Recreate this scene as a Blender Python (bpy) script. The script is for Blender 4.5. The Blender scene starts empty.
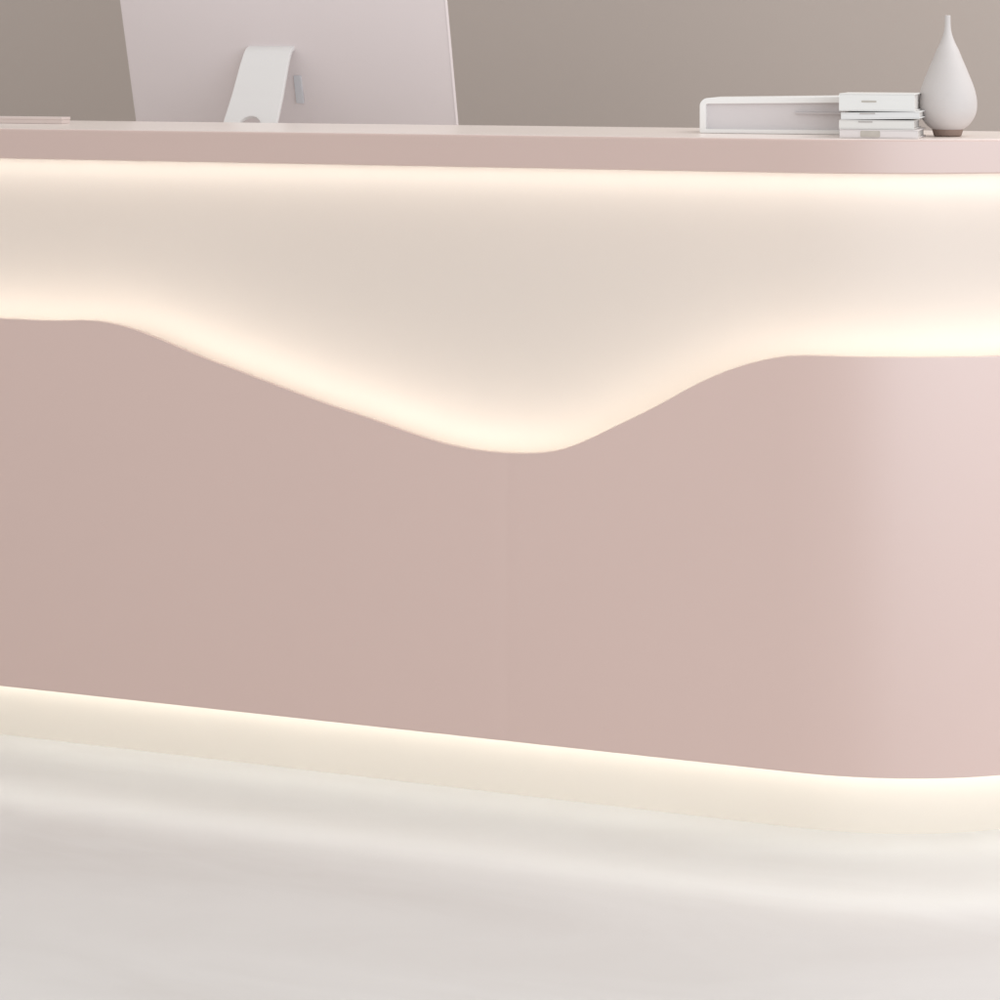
import bpy, bmesh, math
from mathutils import Vector
C = bpy.context.scene.collection
sin, cos, sqrt, pi = math.sin, math.cos, math.sqrt, math.pi

# ------------------------------------------------------------------ camera geometry
F = 2000.0          # focal length in photograph pixels
TH = math.radians(17.57)
HC = 1.243          # eye height
HY = 52.0           # horizon row
FW = Vector((-sin(TH), cos(TH))); RT = Vector((cos(TH), sin(TH)))
CP = -3.306 * FW
def at(px, d):
    """point on the ground plan seen in column px at depth d"""
    p = CP + d * (FW + (px - 500) / F * RT); return p
def on_y(px, Y):
    t = (px - 500) / F; v = FW + t * RT; l = (Y - CP.y) / v.y
    return CP.x + l * v.x, l
def z_at(py, d): return HC - (py - HY) * d / F

# ------------------------------------------------------------------ helpers
def principled(name, col, rough=0.5, **kw):
    m = bpy.data.materials.new(name); m.use_nodes = True
    b = m.node_tree.nodes['Principled BSDF']
    b.inputs['Base Color'].default_value = (*col, 1); b.inputs['Roughness'].default_value = rough
    for k, v in kw.items(): b.inputs[k].default_value = v
    return m
def mottled(name, col, amt=0.04, scale=6, rough=0.5, rvar=0.05, bump=0.0, bscale=250, stretch=(1, 1, 1), **kw):
    """paint / plaster / stone with slight tonal and gloss variation"""
    m = principled(name, col, rough, **kw); nt = m.node_tree; N, L = nt.nodes, nt.links
    b = N['Principled BSDF']
    tc = N.new('ShaderNodeTexCoord'); mp = N.new('ShaderNodeMapping'); mp.inputs['Scale'].default_value = stretch
    L.new(tc.outputs['Object'], mp.inputs['Vector'])
    n = N.new('ShaderNodeTexNoise'); n.inputs['Scale'].default_value = scale; n.inputs['Detail'].default_value = 5
    L.new(mp.outputs[0], n.inputs['Vector'])
    r = N.new('ShaderNodeMix'); r.data_type = 'RGBA'
    r.inputs[6].default_value = (*[c * (1 - amt) for c in col], 1)
    r.inputs[7].default_value = (*[min(1, c * (1 + amt)) for c in col], 1)
    L.new(n.outputs['Fac'], r.inputs[0]); L.new(r.outputs[2], b.inputs['Base Color'])
    mr = N.new('ShaderNodeMapRange'); mr.inputs['To Min'].default_value = rough - rvar; mr.inputs['To Max'].default_value = rough + rvar
    L.new(n.outputs['Fac'], mr.inputs['Value']); L.new(mr.outputs[0], b.inputs['Roughness'])
    if bump:
        n2 = N.new('ShaderNodeTexNoise'); n2.inputs['Scale'].default_value = bscale; n2.inputs['Detail'].default_value = 3
        L.new(tc.outputs['Object'], n2.inputs['Vector'])
        bp = N.new('ShaderNodeBump'); bp.inputs['Strength'].default_value = bump; bp.inputs['Distance'].default_value = 0.001
        L.new(n2.outputs['Fac'], bp.inputs['Height']); L.new(bp.outputs[0], b.inputs['Normal'])
    return m
def led(name, strength, col=(0.97, 1.0, 0.94)):
    m = bpy.data.materials.new(name); m.use_nodes = True; nt = m.node_tree; nt.nodes.clear()
    e = nt.nodes.new('ShaderNodeEmission'); o = nt.nodes.new('ShaderNodeOutputMaterial')
    e.inputs[0].default_value = (*col, 1); e.inputs[1].default_value = strength
    nt.links.new(e.outputs[0], o.inputs[0]); return m

def obj(name, bm, mat, parent=None, smooth=True, bevel=0, seg=2, label=None):
    bmesh.ops.recalc_face_normals(bm, faces=bm.faces)
    me = bpy.data.meshes.new(name); bm.to_mesh(me); bm.free()
    o = bpy.data.objects.new(name, me); C.objects.link(o); me.materials.append(mat)
    if smooth:
        me.polygons.foreach_set('use_smooth', [True] * len(me.polygons))
        me.set_sharp_from_angle(angle=math.radians(35))
    if bevel:
        b = o.modifiers.new('bevel', 'BEVEL'); b.width = bevel; b.segments = seg; b.limit_method = 'ANGLE'; b.angle_limit = math.radians(40)
        w = o.modifiers.new('wn', 'WEIGHTED_NORMAL'); w.keep_sharp = False
    if parent: o.parent = parent
    if label: o['label'] = label
    return o
def thing(name, label, cat, loc=(0, 0, 0), rz=0, group=None):
    o = bpy.data.objects.new(name, None); C.objects.link(o); o.location = loc; o.rotation_euler = (0, 0, rz)
    o['label'] = label; o['category'] = cat; o.empty_display_size = .05
    if group: o['group'] = group
    return o
def box(bm, x0, x1, y0, y1, z0, z1):
    v = [bm.verts.new(p) for p in ((x0,y0,z0),(x1,y0,z0),(x1,y1,z0),(x0,y1,z0),(x0,y0,z1),(x1,y0,z1),(x1,y1,z1),(x0,y1,z1))]
    for f in ((0,1,2,3),(4,5,6,7),(0,1,5,4),(1,2,6,5),(2,3,7,6),(3,0,4,7)): bm.faces.new([v[i] for i in f])
    return v
def prism(bm, pts, y0, y1):
    """outline in x,z extruded along y"""
    a = [bm.verts.new((x, y0, z)) for x, z in pts]; b = [bm.verts.new((x, y1, z)) for x, z in pts]
    bm.faces.new(a); bm.faces.new(b[::-1]); n = len(pts)
    for i in range(n): bm.faces.new((a[i], a[(i+1) % n], b[(i+1) % n], b[i]))
def rrect(x0, x1, z0, z1, r, n=8):
    """rounded rectangle outline, r = radii for (lower left, lower right, upper right, upper left)"""
    P = []
    for (cx, cz, a0, rr) in ((x0+r[0], z0+r[0], pi, r[0]), (x1-r[1], z0+r[1], 1.5*pi, r[1]), (x1-r[2], z1-r[2], 0, r[2]), (x0+r[3], z1-r[3], .5*pi, r[3])):
        if rr < 1e-5: P.append((cx, cz)); continue
        for i in range(n+1): P.append((cx + rr*cos(a0+i/n*pi/2), cz + rr*sin(a0+i/n*pi/2)))
    return P

# ------------------------------------------------------------------ desk plan: straight front on y = 0, round corners
R = 0.634; XS = 0.4805; XL = -2.05
def plan(amax=pi/2, yend=None, step=0.004):
    """points and outward normals along the desk front, left end to right end"""
    P = []
    if yend: 
        for i in range(12, 0, -1): P.append(((XL-R, R + (yend-R)*i/12), (-1, 0)))
    n = 40
    for i in range(n, 0, -1):
        a = amax*i/n; P.append(((XL-R*sin(a), R-R*cos(a)), (-sin(a), -cos(a))))
    m = int((XS-XL)/step)
    for i in range(m+1): P.append(((XL+(XS-XL)*i/m, 0), (0, -1)))
    for i in range(1, n+1):
        a = amax*i/n; P.append(((XS+R*sin(a), R-R*cos(a)), (sin(a), -cos(a))))
    if yend:
        for i in range(1, 13): P.append(((XS+R, R + (yend-R)*i/12), (1, 0)))
    return P
def shell(path, o0, o1, zb, zt, dent=None):
    """upright sheet following the plan between two inward offsets; zb, zt are numbers or functions of x"""
    f0 = zb if callable(zb) else (lambda x: zb); f1 = zt if callable(zt) else (lambda x: zt)
    bm = bmesh.new(); rows = []
    for (x, y), (nx, ny) in path:
        d = dent(x) if dent and y < 1e-6 else 0
        A = (x-nx*(o0+d), y-ny*(o0+d)); B = (x-nx*o1, y-ny*o1)
        rows.append([bm.verts.new((*A, f0(x))), bm.verts.new((*A, f1(x))), bm.verts.new((*B, f1(x))), bm.verts.new((*B, f0(x)))])
    for r, s in zip(rows, rows[1:]):
        for i in range(4): bm.faces.new((r[i], r[(i+1) % 4], s[(i+1) % 4], s[i]))
    bm.faces.new(rows[0]); bm.faces.new(rows[-1][::-1])
    return bm
AC = math.acos((R-0.40)/R)       # where the corner reaches the back line of the counter
full = plan(pi/2, 1.0); front = plan(AC)

Z_TOP, Z_UND, Z_BOT = 1.105, 1.0515, 0.105
# wavy upper edge of the lower panel
wave_px = [(0,318),(50,318.6),(90,320.3),(112,323.5),(130,328),(164,341),(196,355),(228,367),(275,385),(325,403.5),(375,420.5),(425,438),
           (460,447.5),(490,452),(518,453.7),(545,453),(562,450),(580,443.5),(600,434),(660,404.5),(690,387.5),(713,376.5),(735,368),(768,359),(795,355.6)]
wk = []
for px, py in wave_px:
    x, d = on_y(px, 0.0); wk.append((x, z_at(py, d)))
Z_FLAT = 0.5*(wk[0][1]+wk[-1][1])
wk[0] = (wk[0][0], Z_FLAT); wk[1] = (wk[1][0], Z_FLAT); wk.append((wk[-1][0]+.03, Z_FLAT))
def wave_raw(x):
    if x <= wk[0][0] or x >= wk[-1][0]: return Z_FLAT
    for i in range(len(wk)-1):
        if wk[i][0] <= x <= wk[i+1][0]:
            x0, z0 = wk[i]; x1, z1 = wk[i+1]
            def sl(j):
                if j <= 0 or j >= len(wk)-1: return 0
                return (wk[j+1][1]-wk[j-1][1])/(wk[j+1][0]-wk[j-1][0])
            h = x1-x0; t = (x-x0)/h
            return ((2*t**3-3*t*t+1)*z0 + (t**3-2*t*t+t)*h*sl(i) + (-2*t**3+3*t*t)*z1 + (t**3-t*t)*h*sl(i+1))
def wave(x):
    w = [(k*.006, math.exp(-(k/4)**2)) for k in range(-8, 9)]
    return sum(wave_raw(x+d)*g for d, g in w)/sum(g for d, g in w)

# ------------------------------------------------------------------ materials
M_pink = mottled('blush_satin_lacquer', (0.625, 0.448, 0.398), .012, 2.5, 0.36, .03, **{'Coat Weight': 1.0, 'Coat Roughness': .36, 'Coat IOR': 2.0})
M_cream = mottled('pale_blush_lacquer', (0.715, 0.625, 0.56), .012, 3, 0.5, .03)
M_top = mottled('blush_counter_lacquer', (0.60, 0.44, 0.392), .02, 4, 0.33, .04, **{'Coat Weight': 1.0, 'Coat Roughness': .36, 'Coat IOR': 1.7})
M_plinth = mottled('cream_plinth', (0.82, 0.75, 0.66), .02, 3, 0.5, .03)
M_ledc = principled('light_channel_plastic', (.8, .76, .68), .6)
M_white = mottled('white_lacquer', (.86, .85, .835), .015, 8, 0.4, .05)
M_ivory = mottled('ivory_cover', (.76, .74, .71), .02, 10, 0.45, .05)
M_page = mottled('page_edges', (.68, .65, .62), .08, 40, 0.8, .05, stretch=(1, 1, 60))
M_mark = mottled('faded_taupe_print', (.50, .46, .41), .15, 60, 0.6, .05)
M_dark = principled('grey_print', (.45, .42, .40), .6)
M_mon = mottled('soft_pink_aluminium', (.76, .69, .69), .012, 5, 0.45, .04)
M_stand = mottled('silver_stand', (.80, .785, .775), .015, 5, 0.4, .04)
M_screen = principled('dark_screen', (.02, .02, .02), .15)
M_shadow = principled('stand_shadow_grey', (.62, .62, .65), .5)  # even grey for the shadow beside the stand
M_wall = mottled('greige_plaster', (.482, .415, .375), .03, 1.2, 0.85, .05, bump=.1, bscale=120)
M_ceram = mottled('matt_white_ceramic', (.61, .57, .555), .03, 14, 0.55, .05, bump=.08, bscale=180)
M_clay = mottled('bare_brown_clay', (.28, .20, .165), .1, 60, 0.75, .05)

def floor_mat():
    m = principled('pale_polished_marble', (.66, .645, .63), .2); nt = m.node_tree; N, L = nt.nodes, nt.links; b = N['Principled BSDF']
    tc = N.new('ShaderNodeTexCoord'); mp = N.new('ShaderNodeMapping'); mp.inputs['Rotation'].default_value = (0, 0, .35); mp.inputs['Scale'].default_value = (.8, 2.4, 1)
    L.new(tc.outputs['Object'], mp.inputs[0])
    n = N.new('ShaderNodeTexNoise'); n.inputs['Scale'].default_value = 1.6; n.inputs['Detail'].default_value = 7; n.inputs['Roughness'].default_value = .55; n.inputs['Distortion'].default_value = .9
    L.new(mp.outputs[0], n.inputs['Vector'])
    cr = N.new('ShaderNodeValToRGB'); e = cr.color_ramp.elements
    e[0].position = .30; e[0].color = (.665, .652, .635, 1); e[1].position = .68; e[1].color = (.725, .717, .705, 1)
    v = cr.color_ramp.elements.new(.5); v.color = (.70, .692, .678, 1)
    L.new(n.outputs['Fac'], cr.inputs[0]); L.new(cr.outputs[0], b.inputs['Base Color'])
    mr = N.new('ShaderNodeMapRange'); mr.inputs['To Min'].default_value = .17; mr.inputs['To Max'].default_value = .26
    L.new(n.outputs['Fac'], mr.inputs[0]); L.new(mr.outputs[0], b.inputs['Roughness'])
    return m
M_floor = floor_mat()

# ------------------------------------------------------------------ setting
bm = bmesh.new(); v = [bm.verts.new(p) for p in ((-14, -10, 0), (14, -10, 0), (14, 2.6, 0), (-14, 2.6, 0))]; bm.faces.new(v)
fl = obj('floor', bm, M_floor, smooth=False); fl['kind'] = 'structure'
bm = bmesh.new(); box(bm, -14, 14, 2.6, 2.75, -.01, 3.0)
wl = obj('wall', bm, M_wall, smooth=False); wl['kind'] = 'structure'

# ------------------------------------------------------------------ reception desk
desk = thing('reception_desk', 'curved blush pink reception desk with glowing wave shaped recess and lit base', 'reception desk', (-.8, .3, 0))
def part(name, bm, mat, **k):
    bmesh.ops.translate(bm, verts=bm.verts, vec=(.8, -.3, 0)); return obj(name, bm, mat, desk, **k)
def dent(x):  # hairline joint between two panels, filled and painted over
    return .0006*math.exp(-((x-.012)/.009)**2)
def shell_front(path, o1):
    bm = bmesh.new(); cols = []
    mid = [.44, .48, .52]
    for (x, y), (nx, ny) in path:
        dv = dent(x) if y < 1e-6 else 0
        zs = [Z_BOT, .25, .40] + mid + [.53, wave(x)-.004, wave(x)]
        col = [bm.verts.new((x-nx*(dv), y-ny*(dv), z)) for z in zs]
        col += [bm.verts.new((x-nx*o1, y-ny*o1, wave(x))), bm.verts.new((x-nx*o1, y-ny*o1, Z_BOT))]
        cols.append(col)
    for r, t in zip(cols, cols[1:]):
        m = len(r)
        for i in range(m): bm.faces.new((r[i], r[(i+1) % m], t[(i+1) % m], t[i]))
    bm.faces.new(cols[0]); bm.faces.new(cols[-1][::-1])
    return bm
part('front_panel', shell_front(full, .009), M_pink, bevel=.0006)
part('recessed_panel', shell(front, .086, .104, .40, Z_UND-.0005), M_cream, smooth=True)
# counter top: straight back line, front follows the plan
bm = bmesh.new(); pts = [p for p, n in front]
a = [bm.verts.new((*p, Z_UND)) for p in pts]; b = [bm.verts.new((*p, Z_TOP)) for p in pts]; n = len(pts)
bm.faces.new(a); bm.faces.new(b[::-1])
for i in range(n): bm.faces.new((a[i], a[(i+1) % n], b[(i+1) % n], b[i]))
part('countertop', bm, M_top, bevel=.003, seg=3)
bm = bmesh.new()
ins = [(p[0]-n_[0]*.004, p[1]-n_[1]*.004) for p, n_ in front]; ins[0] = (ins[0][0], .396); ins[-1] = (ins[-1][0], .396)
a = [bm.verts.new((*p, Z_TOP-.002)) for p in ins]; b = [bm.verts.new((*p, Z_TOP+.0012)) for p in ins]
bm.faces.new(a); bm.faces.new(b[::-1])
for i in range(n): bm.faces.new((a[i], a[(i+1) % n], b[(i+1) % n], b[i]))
part('top_sheen_sheet', bm, mottled('painted_top_sheen', (.86, .765, .715), .015, 4, 0.3, .04))  # paler sheet: the counter's grazing reflection put into its colour
Z_TOP += .0013
bm = bmesh.new(); box(bm, pts[0][0]+.08, pts[-1][0]-.08, .36, .38, .12, Z_UND-.001)
part('back_panel', bm, M_cream, smooth=False)
bm = bmesh.new(); box(bm, XL-R+.03, XS+R-.03, .385, 1.02, .87, .90)
part('worktop', bm, M_white, bevel=.002)
part('base_panel', shell(full, .0093, .30, Z_BOT+.004, Z_BOT+.016), M_pink, smooth=False)
part('plinth', shell(full, .048, .066, 0.0, Z_BOT+.0035), M_plinth)
# light strips: channel with a glowing diffuser
part('light_channel', shell(front, .0092, .0855, lambda x: wave(x)-.034, lambda x: wave(x)-.026), M_ledc, smooth=False)
part('light_strip', shell(front, .020, .034, lambda x: wave(x)-.0255, lambda x: wave(x)-.022), led('wave_led', 7.6), smooth=False)
part('light_strip', shell(front, .052, .064, Z_UND-.0018, Z_UND-.0006), led('counter_led', 8.0), smooth=False)
part('light_strip', shell(full, .024, .034, Z_BOT+.0012, Z_BOT+.0035), led('base_led', 7), smooth=False)

# ------------------------------------------------------------------ monitor, parallel to the desk, seen from behind
c = at(274, 4.15); W = .738; H = .46; TILT = math.radians(15.5)
mon = thing('desktop_monitor', 'large pale pinkish silver monitor seen from behind with a white angled stand', 'monitor', (c.x, c.y+.05, .90))
def tilt(bm, piv=.35):
    for v in bm.verts:
        z = v.co.z - piv; y = v.co.y
        v.co.z = piv + z*cos(TILT) + y*sin(TILT)*1.0; v.co.y = y*cos(TILT) - z*sin(TILT)
    return bm
zc = .345
bm = bmesh.new(); prism(bm, rrect(-W/2, W/2, zc-H/2+.005, zc+H/2+.03, (.012,)*4), 0, .012)
# softly domed back
bm2 = bmesh.new(); gx, gz = 24, 16
vv = [[bm2.verts.new((-W/2+.004+(W-.008)*i/gx, -.0005-.022*(1-abs(2*i/gx-1)**3.0)*(1-abs(2*j/gz-1)**3.0), zc-H/2+.009+(H+.017)*j/gz)) for j in range(gz+1)] for i in range(gx+1)]
for i in range(gx):
    for j in range(gz): bm2.faces.new((vv[i][j], vv[i+1][j], vv[i+1][j+1], vv[i][j+1]))
rim = [vv[i][0] for i in range(gx+1)]+[vv[gx][j] for j in range(1, gz+1)]+[vv[i][gz] for i in range(gx-1, -1, -1)]+[vv[0][j] for j in range(gz-1, 0, -1)]
bm2.faces.new(rim[::-1])
obj('back_cover', tilt(bm2), M_mon, mon)
obj('frame', tilt(bm), M_mon, mon, bevel=.002)
bm = bmesh.new(); prism(bm, rrect(-W/2+.006, W/2-.006, zc-H/2+.011, zc+H/2+.024, (.008,)*4), .0125, .0145)
obj('screen', tilt(bm), M_screen, mon)
# stand: bent metal plate with a round cable hole, foot on the worktop
SW = .104; prof = [(-.002, .350), (-.022, .352), (-.036, .347), (-.045, .338), (-.060, .315), (-.095, .250), (-.14, .180), (-.20, .085), (-.215, .055), (-.217, .030), (-.208, .012), (-.19, .006), (-.10, .006), (.06, .006)]
def stand():
    bm = bmesh.new(); th = .010; hole_z, hr = .187, .026; cols = [-SW/2, -hr, 0, hr, SW/2]
    # resample
    P = []
    for (y0, z0), (y1, z1) in zip(prof, prof[1:]):
        k = max(1, int(math.hypot(y1-y0, z1-z0)/.006))
        for i in range(k): P.append((y0+(y1-y0)*i/k, z0+(z1-z0)*i/k))
    P.append(prof[-1])
    nu = 40; vs = []
    for (y, z) in P: vs.append([bm.verts.new(((-SW/2+SW*i/nu)*(1.16-.9*max(0, z-.17)), y, z)) for i in range(nu+1)])
    for r in range(len(P)-1):
        for i in range(nu):
            xm = -SW/2+SW*(i+.5)/nu; ym = (P[r][0]+P[r+1][0])/2; zm = (P[r][1]+P[r+1][1])/2
            if ym < -.05 and zm > .05 and math.hypot(xm-.0, (zm-hole_z)*1.15) < hr: continue
            bm.faces.new((vs[r][i], vs[r][i+1], vs[r+1][i+1], vs[r+1][i]))
    for v in [v for v in bm.verts if not v.link_faces]: bm.verts.remove(v)
    # round the stair-stepped hole rim
    for v in bm.verts:
        if v.is_boundary and abs(v.co.x) < .04 and v.co.y < -.05 and v.co.z > .05:
            dx, dz = v.co.x, (v.co.z-hole_z)*1.15; l = math.hypot(dx, dz)
            if 0 < l < .04:
                k = hr/l; nz = hole_z + dz*k/1.15; v.co.y += (nz-v.co.z)*(.04/.072); v.co.x = dx*k; v.co.z = nz
    return bm
o = obj('stand', stand(), M_stand, mon); o.location.x = -.017
s = o.modifiers.new('thick', 'SOLIDIFY'); s.thickness = .009; s.offset = 0
bv = o.modifiers.new('bevel', 'BEVEL'); bv.width = .0015; bv.segments = 2; bv.angle_limit = math.radians(50)
bm = bmesh.new(); box(bm, .026, .043, -.0255, -.021, .238, .298)  # thin grey block painted as the stand's shadow on the back cover
obj('stand_shadow_patch', tilt(bm), M_shadow, mon, bevel=.001)

# ------------------------------------------------------------------ left: flat board at the back edge of the counter
p = at(62, 3.795)
brd = thing('flat_box', 'thin pale pink flat box with a lid at the left end of the counter top', 'box', (p.x, p.y, Z_TOP+.0003))
M_box = mottled('pale_pink_card', (.70, .60, .565), .03, 12, .6, .05)
bm = bmesh.new(); box(bm, -.459, -.001, .001, .031, 0, .0075)
obj('base', bm, M_box, brd, smooth=False)
bm = bmesh.new(); box(bm, -.46, 0, 0, .032, .0076, .0125)
obj('lid', bm, M_box, brd, bevel=.0008)

# ------------------------------------------------------------------ right: white tray with rounded end
x0, d0 = on_y(699.5, .165); x1, _ = on_y(909, .165)
hh = .0625; w = x1-x0; t = .0105
tr = thing('letter_tray', 'long low white desk tray with rounded left corner and grey open front', 'letter tray', (x0, .165, Z_TOP))
bm = bmesh.new(); out = rrect(0, w, .0002, hh, (.002, .002, .002, .014)); inn = rrect(t, w-t, t*.7, hh-t, (.001, .001, .001, .003))
fx = lambda P: [(x, z*(.94+.10*min(1, x/(w*.5)))) for x, z in P]; out = fx(out); inn = fx(inn)
o_ = [bm.verts.new((x, 0, z)) for x, z in out]; i_ = [bm.verts.new((x, 0, z)) for x, z in inn]
ob = [bm.verts.new((x, .11, z)) for x, z in out]; ib = [bm.verts.new((x, .11, z)) for x, z in inn]; n = len(out)
for k in range(n):
    q = (k+1) % n
    bm.faces.new((o_[k], o_[q], i_[q], i_[k])); bm.faces.new((ob[k], ob[q], ib[q], ib[k]))
    bm.faces.new((o_[k], o_[q], ob[q], ob[k])); bm.faces.new((i_[k], i_[q], ib[q], ib[k]))
obj('frame', bm, M_white, tr, bevel=.0012)
bm = bmesh.new(); box(bm, t-.002, w-t+.002, .012, .016, t*.7-.001, hh-t+.001)
obj('inner_panel', bm, mottled('frosted_grey_panel', (.70, .66, .665), .02, 8, .5, .05), tr, smooth=False)
bm = bmesh.new(); box(bm, w*.46, w-t-.001, .0045, .0115, .034, .0362)
obj('shelf', bm, mottled('frosted_grey_shelf', (.62, .58, .58), .02, 8, .5, .05), tr, smooth=False)

# ------------------------------------------------------------------ stack of white books at the front edge
def book(px0, px1, Y, z0, z1, tilt_, label, mark, cover, depth=.10, dx=0):
    xa, _ = on_y(px0, Y); xb, _ = on_y(px1, Y); w = xb-xa; h = z1-z0; c = .0018
    b = thing('book', label, 'book', (xa+dx, Y, z0+.0002), 0, 'white books stacked beside the tray'); b.rotation_euler = (0, -tilt_, 0)
    bm = bmesh.new()
    box(bm, 0, w, 0, depth, 0, c); box(bm, 0, w, 0, depth, h-c, h); 
    obj('cover', bm, cover, b, bevel=.0005)
    bm = bmesh.new(); prism(bm, [(0, c+.0001), (w, c+.0001), (w, h-c-.0001), (0, h-c-.0001)], .0002, .003)
    obj('spine', bm, cover, b, smooth=False)
    bm = bmesh.new(); box(bm, .003, w-.0035, .0032, depth-.003, c+.0002, h-c-.0002)
    obj('pages', bm, M_page, b, smooth=False)
    if mark:
        m0, m1, za, zb_, mat = mark
        bm = bmesh.new(); prism(bm, rrect(w*m0, w*m1, h*za, h*zb_, (min(.002, h*(zb_-za)*.45),)*4, 5), -.0006, .0001)
        obj('spine_label', bm, mat, b, smooth=False)
Y = .047; zt = Z_TOP
book(839.5, 918, Y-.004, zt, zt+.0135, 0, 'bottom white book of the stack, with a broad taupe mark on its spine', (.27, .52, .12, .88, M_mark), mottled('blush_white_cover', (.74, .69, .68), .02, 9, .45, .04), depth=.125)
book(839.0, 914, Y+.001, zt+.0138, zt+.0285, .0, 'second book from the bottom, white with a recessed right end', (.26, .45, .74, .90, M_dark), M_ivory, depth=.115)
book(841.0, 919.5, Y, zt+.0287, zt+.0400, math.radians(1.2), 'slightly tilted white book, second from the top of the stack', (.24, .44, .74, .92, M_dark), mottled('cool_white_cover', (.76, .755, .75), .02, 9, .45, .04), depth=.11)
book(839.0, 914.5, Y+.002, zt+.0427, zt+.0705, math.radians(.0), 'thickest and topmost white book of the stack', (.30, .50, .50, .60, M_mark), mottled('bright_white_cover', (.80, .79, .77), .02, 9, .45, .04), depth=.105)

# ------------------------------------------------------------------ vase
p = at(947.6, 3.247); S = 1/616.0
vase = thing('bud_vase', 'matt off-white teardrop vase with narrow neck and brown foot', 'vase', (p.x, p.y, Z_TOP+.0002))
def lathe(prof, n=64):
    bm = bmesh.new(); rings = []
    for r, z in prof:
        rings.append([bm.verts.new((r*cos(2*pi*k/n), r*sin(2*pi*k/n), z)) for k in range(n)] if r > 1e-6 else [bm.verts.new((0, 0, z))])
    for A, B in zip(rings, rings[1:]):
        for k in range(n):
            q = (k+1) % n
            if len(A) == 1: bm.faces.new((A[0], B[k], B[q]))
            elif len(B) == 1: bm.faces.new((A[k], A[q], B[0]))
            else: bm.faces.new((A[k], A[q], B[q], B[k]))
    return bm
def smooth_prof(P, k=6):
    out = []
    for i in range(len(P)-1):
        p0 = P[max(i-1, 0)]; p1 = P[i]; p2 = P[i+1]; p3 = P[min(i+2, len(P)-1)]
        for j in range(k):
            t = j/k
            out.append(tuple(.5*(2*p1[a]+(p2[a]-p0[a])*t+(2*p0[a]-5*p1[a]+4*p2[a]-p3[a])*t*t+(3*p1[a]-p0[a]-3*p2[a]+p3[a])*t**3) for a in (0, 1)))
    out.append(P[-1]); return out
V = [(2.9,16.6),(2.9,22),(3.2,29),(4.6,36),(7.4,43.5),(11,51),(14.6,60),(17.8,67.5),(21,75.5),(24,83),(26.4,90),(28,97),(28.8,104),(28.2,112),(25.6,119),(21,125.5),(15.5,130)]
prof = smooth_prof([(r*S, (137-y)*S) for r, y in V])
inner = [(max(r-.0016, .002), z) for r, z in prof if z > .03]
bm = lathe([(.0, prof[-1][1]+.0), *prof[::-1], (.0038, (137-16.2)*S), *inner, (0, .03)])
obj('vase_body', bm, M_ceram, vase)
bm = lathe([(0, 0), (12.4*S, 0), (13.6*S, .0012), (15.4*S, 6.9*S), (0, 6.9*S)])
obj('foot', bm, M_clay, vase)

# ------------------------------------------------------------------ light
w = bpy.data.worlds.new('World'); bpy.context.scene.world = w; w.use_nodes = True
bg = w.node_tree.nodes['Background']; bg.inputs[0].default_value = (1.0, .982, .96, 1); bg.inputs[1].default_value = .83
def area(name, loc, target, size, sizey, power, col):
    l = bpy.data.lights.new(name, 'AREA'); l.shape = 'RECTANGLE'; l.size = size; l.size_y = sizey; l.energy = power; l.color = col
    o = bpy.data.objects.new(name, l); C.objects.link(o); o.location = loc
    o.rotation_euler = (Vector(target)-Vector(loc)).to_track_quat('-Z', 'Y').to_euler(); return o
area('window_light', (4.0, -3.3, 1.45), (.6, .3, .8), 5.2, 2.7, 98, (.89, .97, 1.06))
area('wall_fill', (2.4, .9, 3.3), (1.8, 1.6, 0), 2.4, 1.4, 42, (1.0, .98, .97))  # added overhead fill, source unseen, brightens the right of the wall

# ------------------------------------------------------------------ camera
cd = bpy.data.cameras.new('camera'); cam = bpy.data.objects.new('camera', cd); C.objects.link(cam)
cam.location = (CP.x, CP.y, HC); cam.rotation_euler = (pi/2, 0, TH)
cd.sensor_width = 36; cd.lens = 36*F/1000; cd.shift_y = -(500-HY)/1000; cd.clip_end = 100; cd.clip_start = .05
sc = bpy.context.scene; sc.camera = cam
sc.view_settings.view_transform = 'Standard'; sc.view_settings.look = 'None'; sc.view_settings.exposure = 0; sc.view_settings.gamma = 1
sc.cycles.max_bounces = 8; sc.cycles.diffuse_bounces = 4; sc.cycles.sample_clamp_indirect = 8
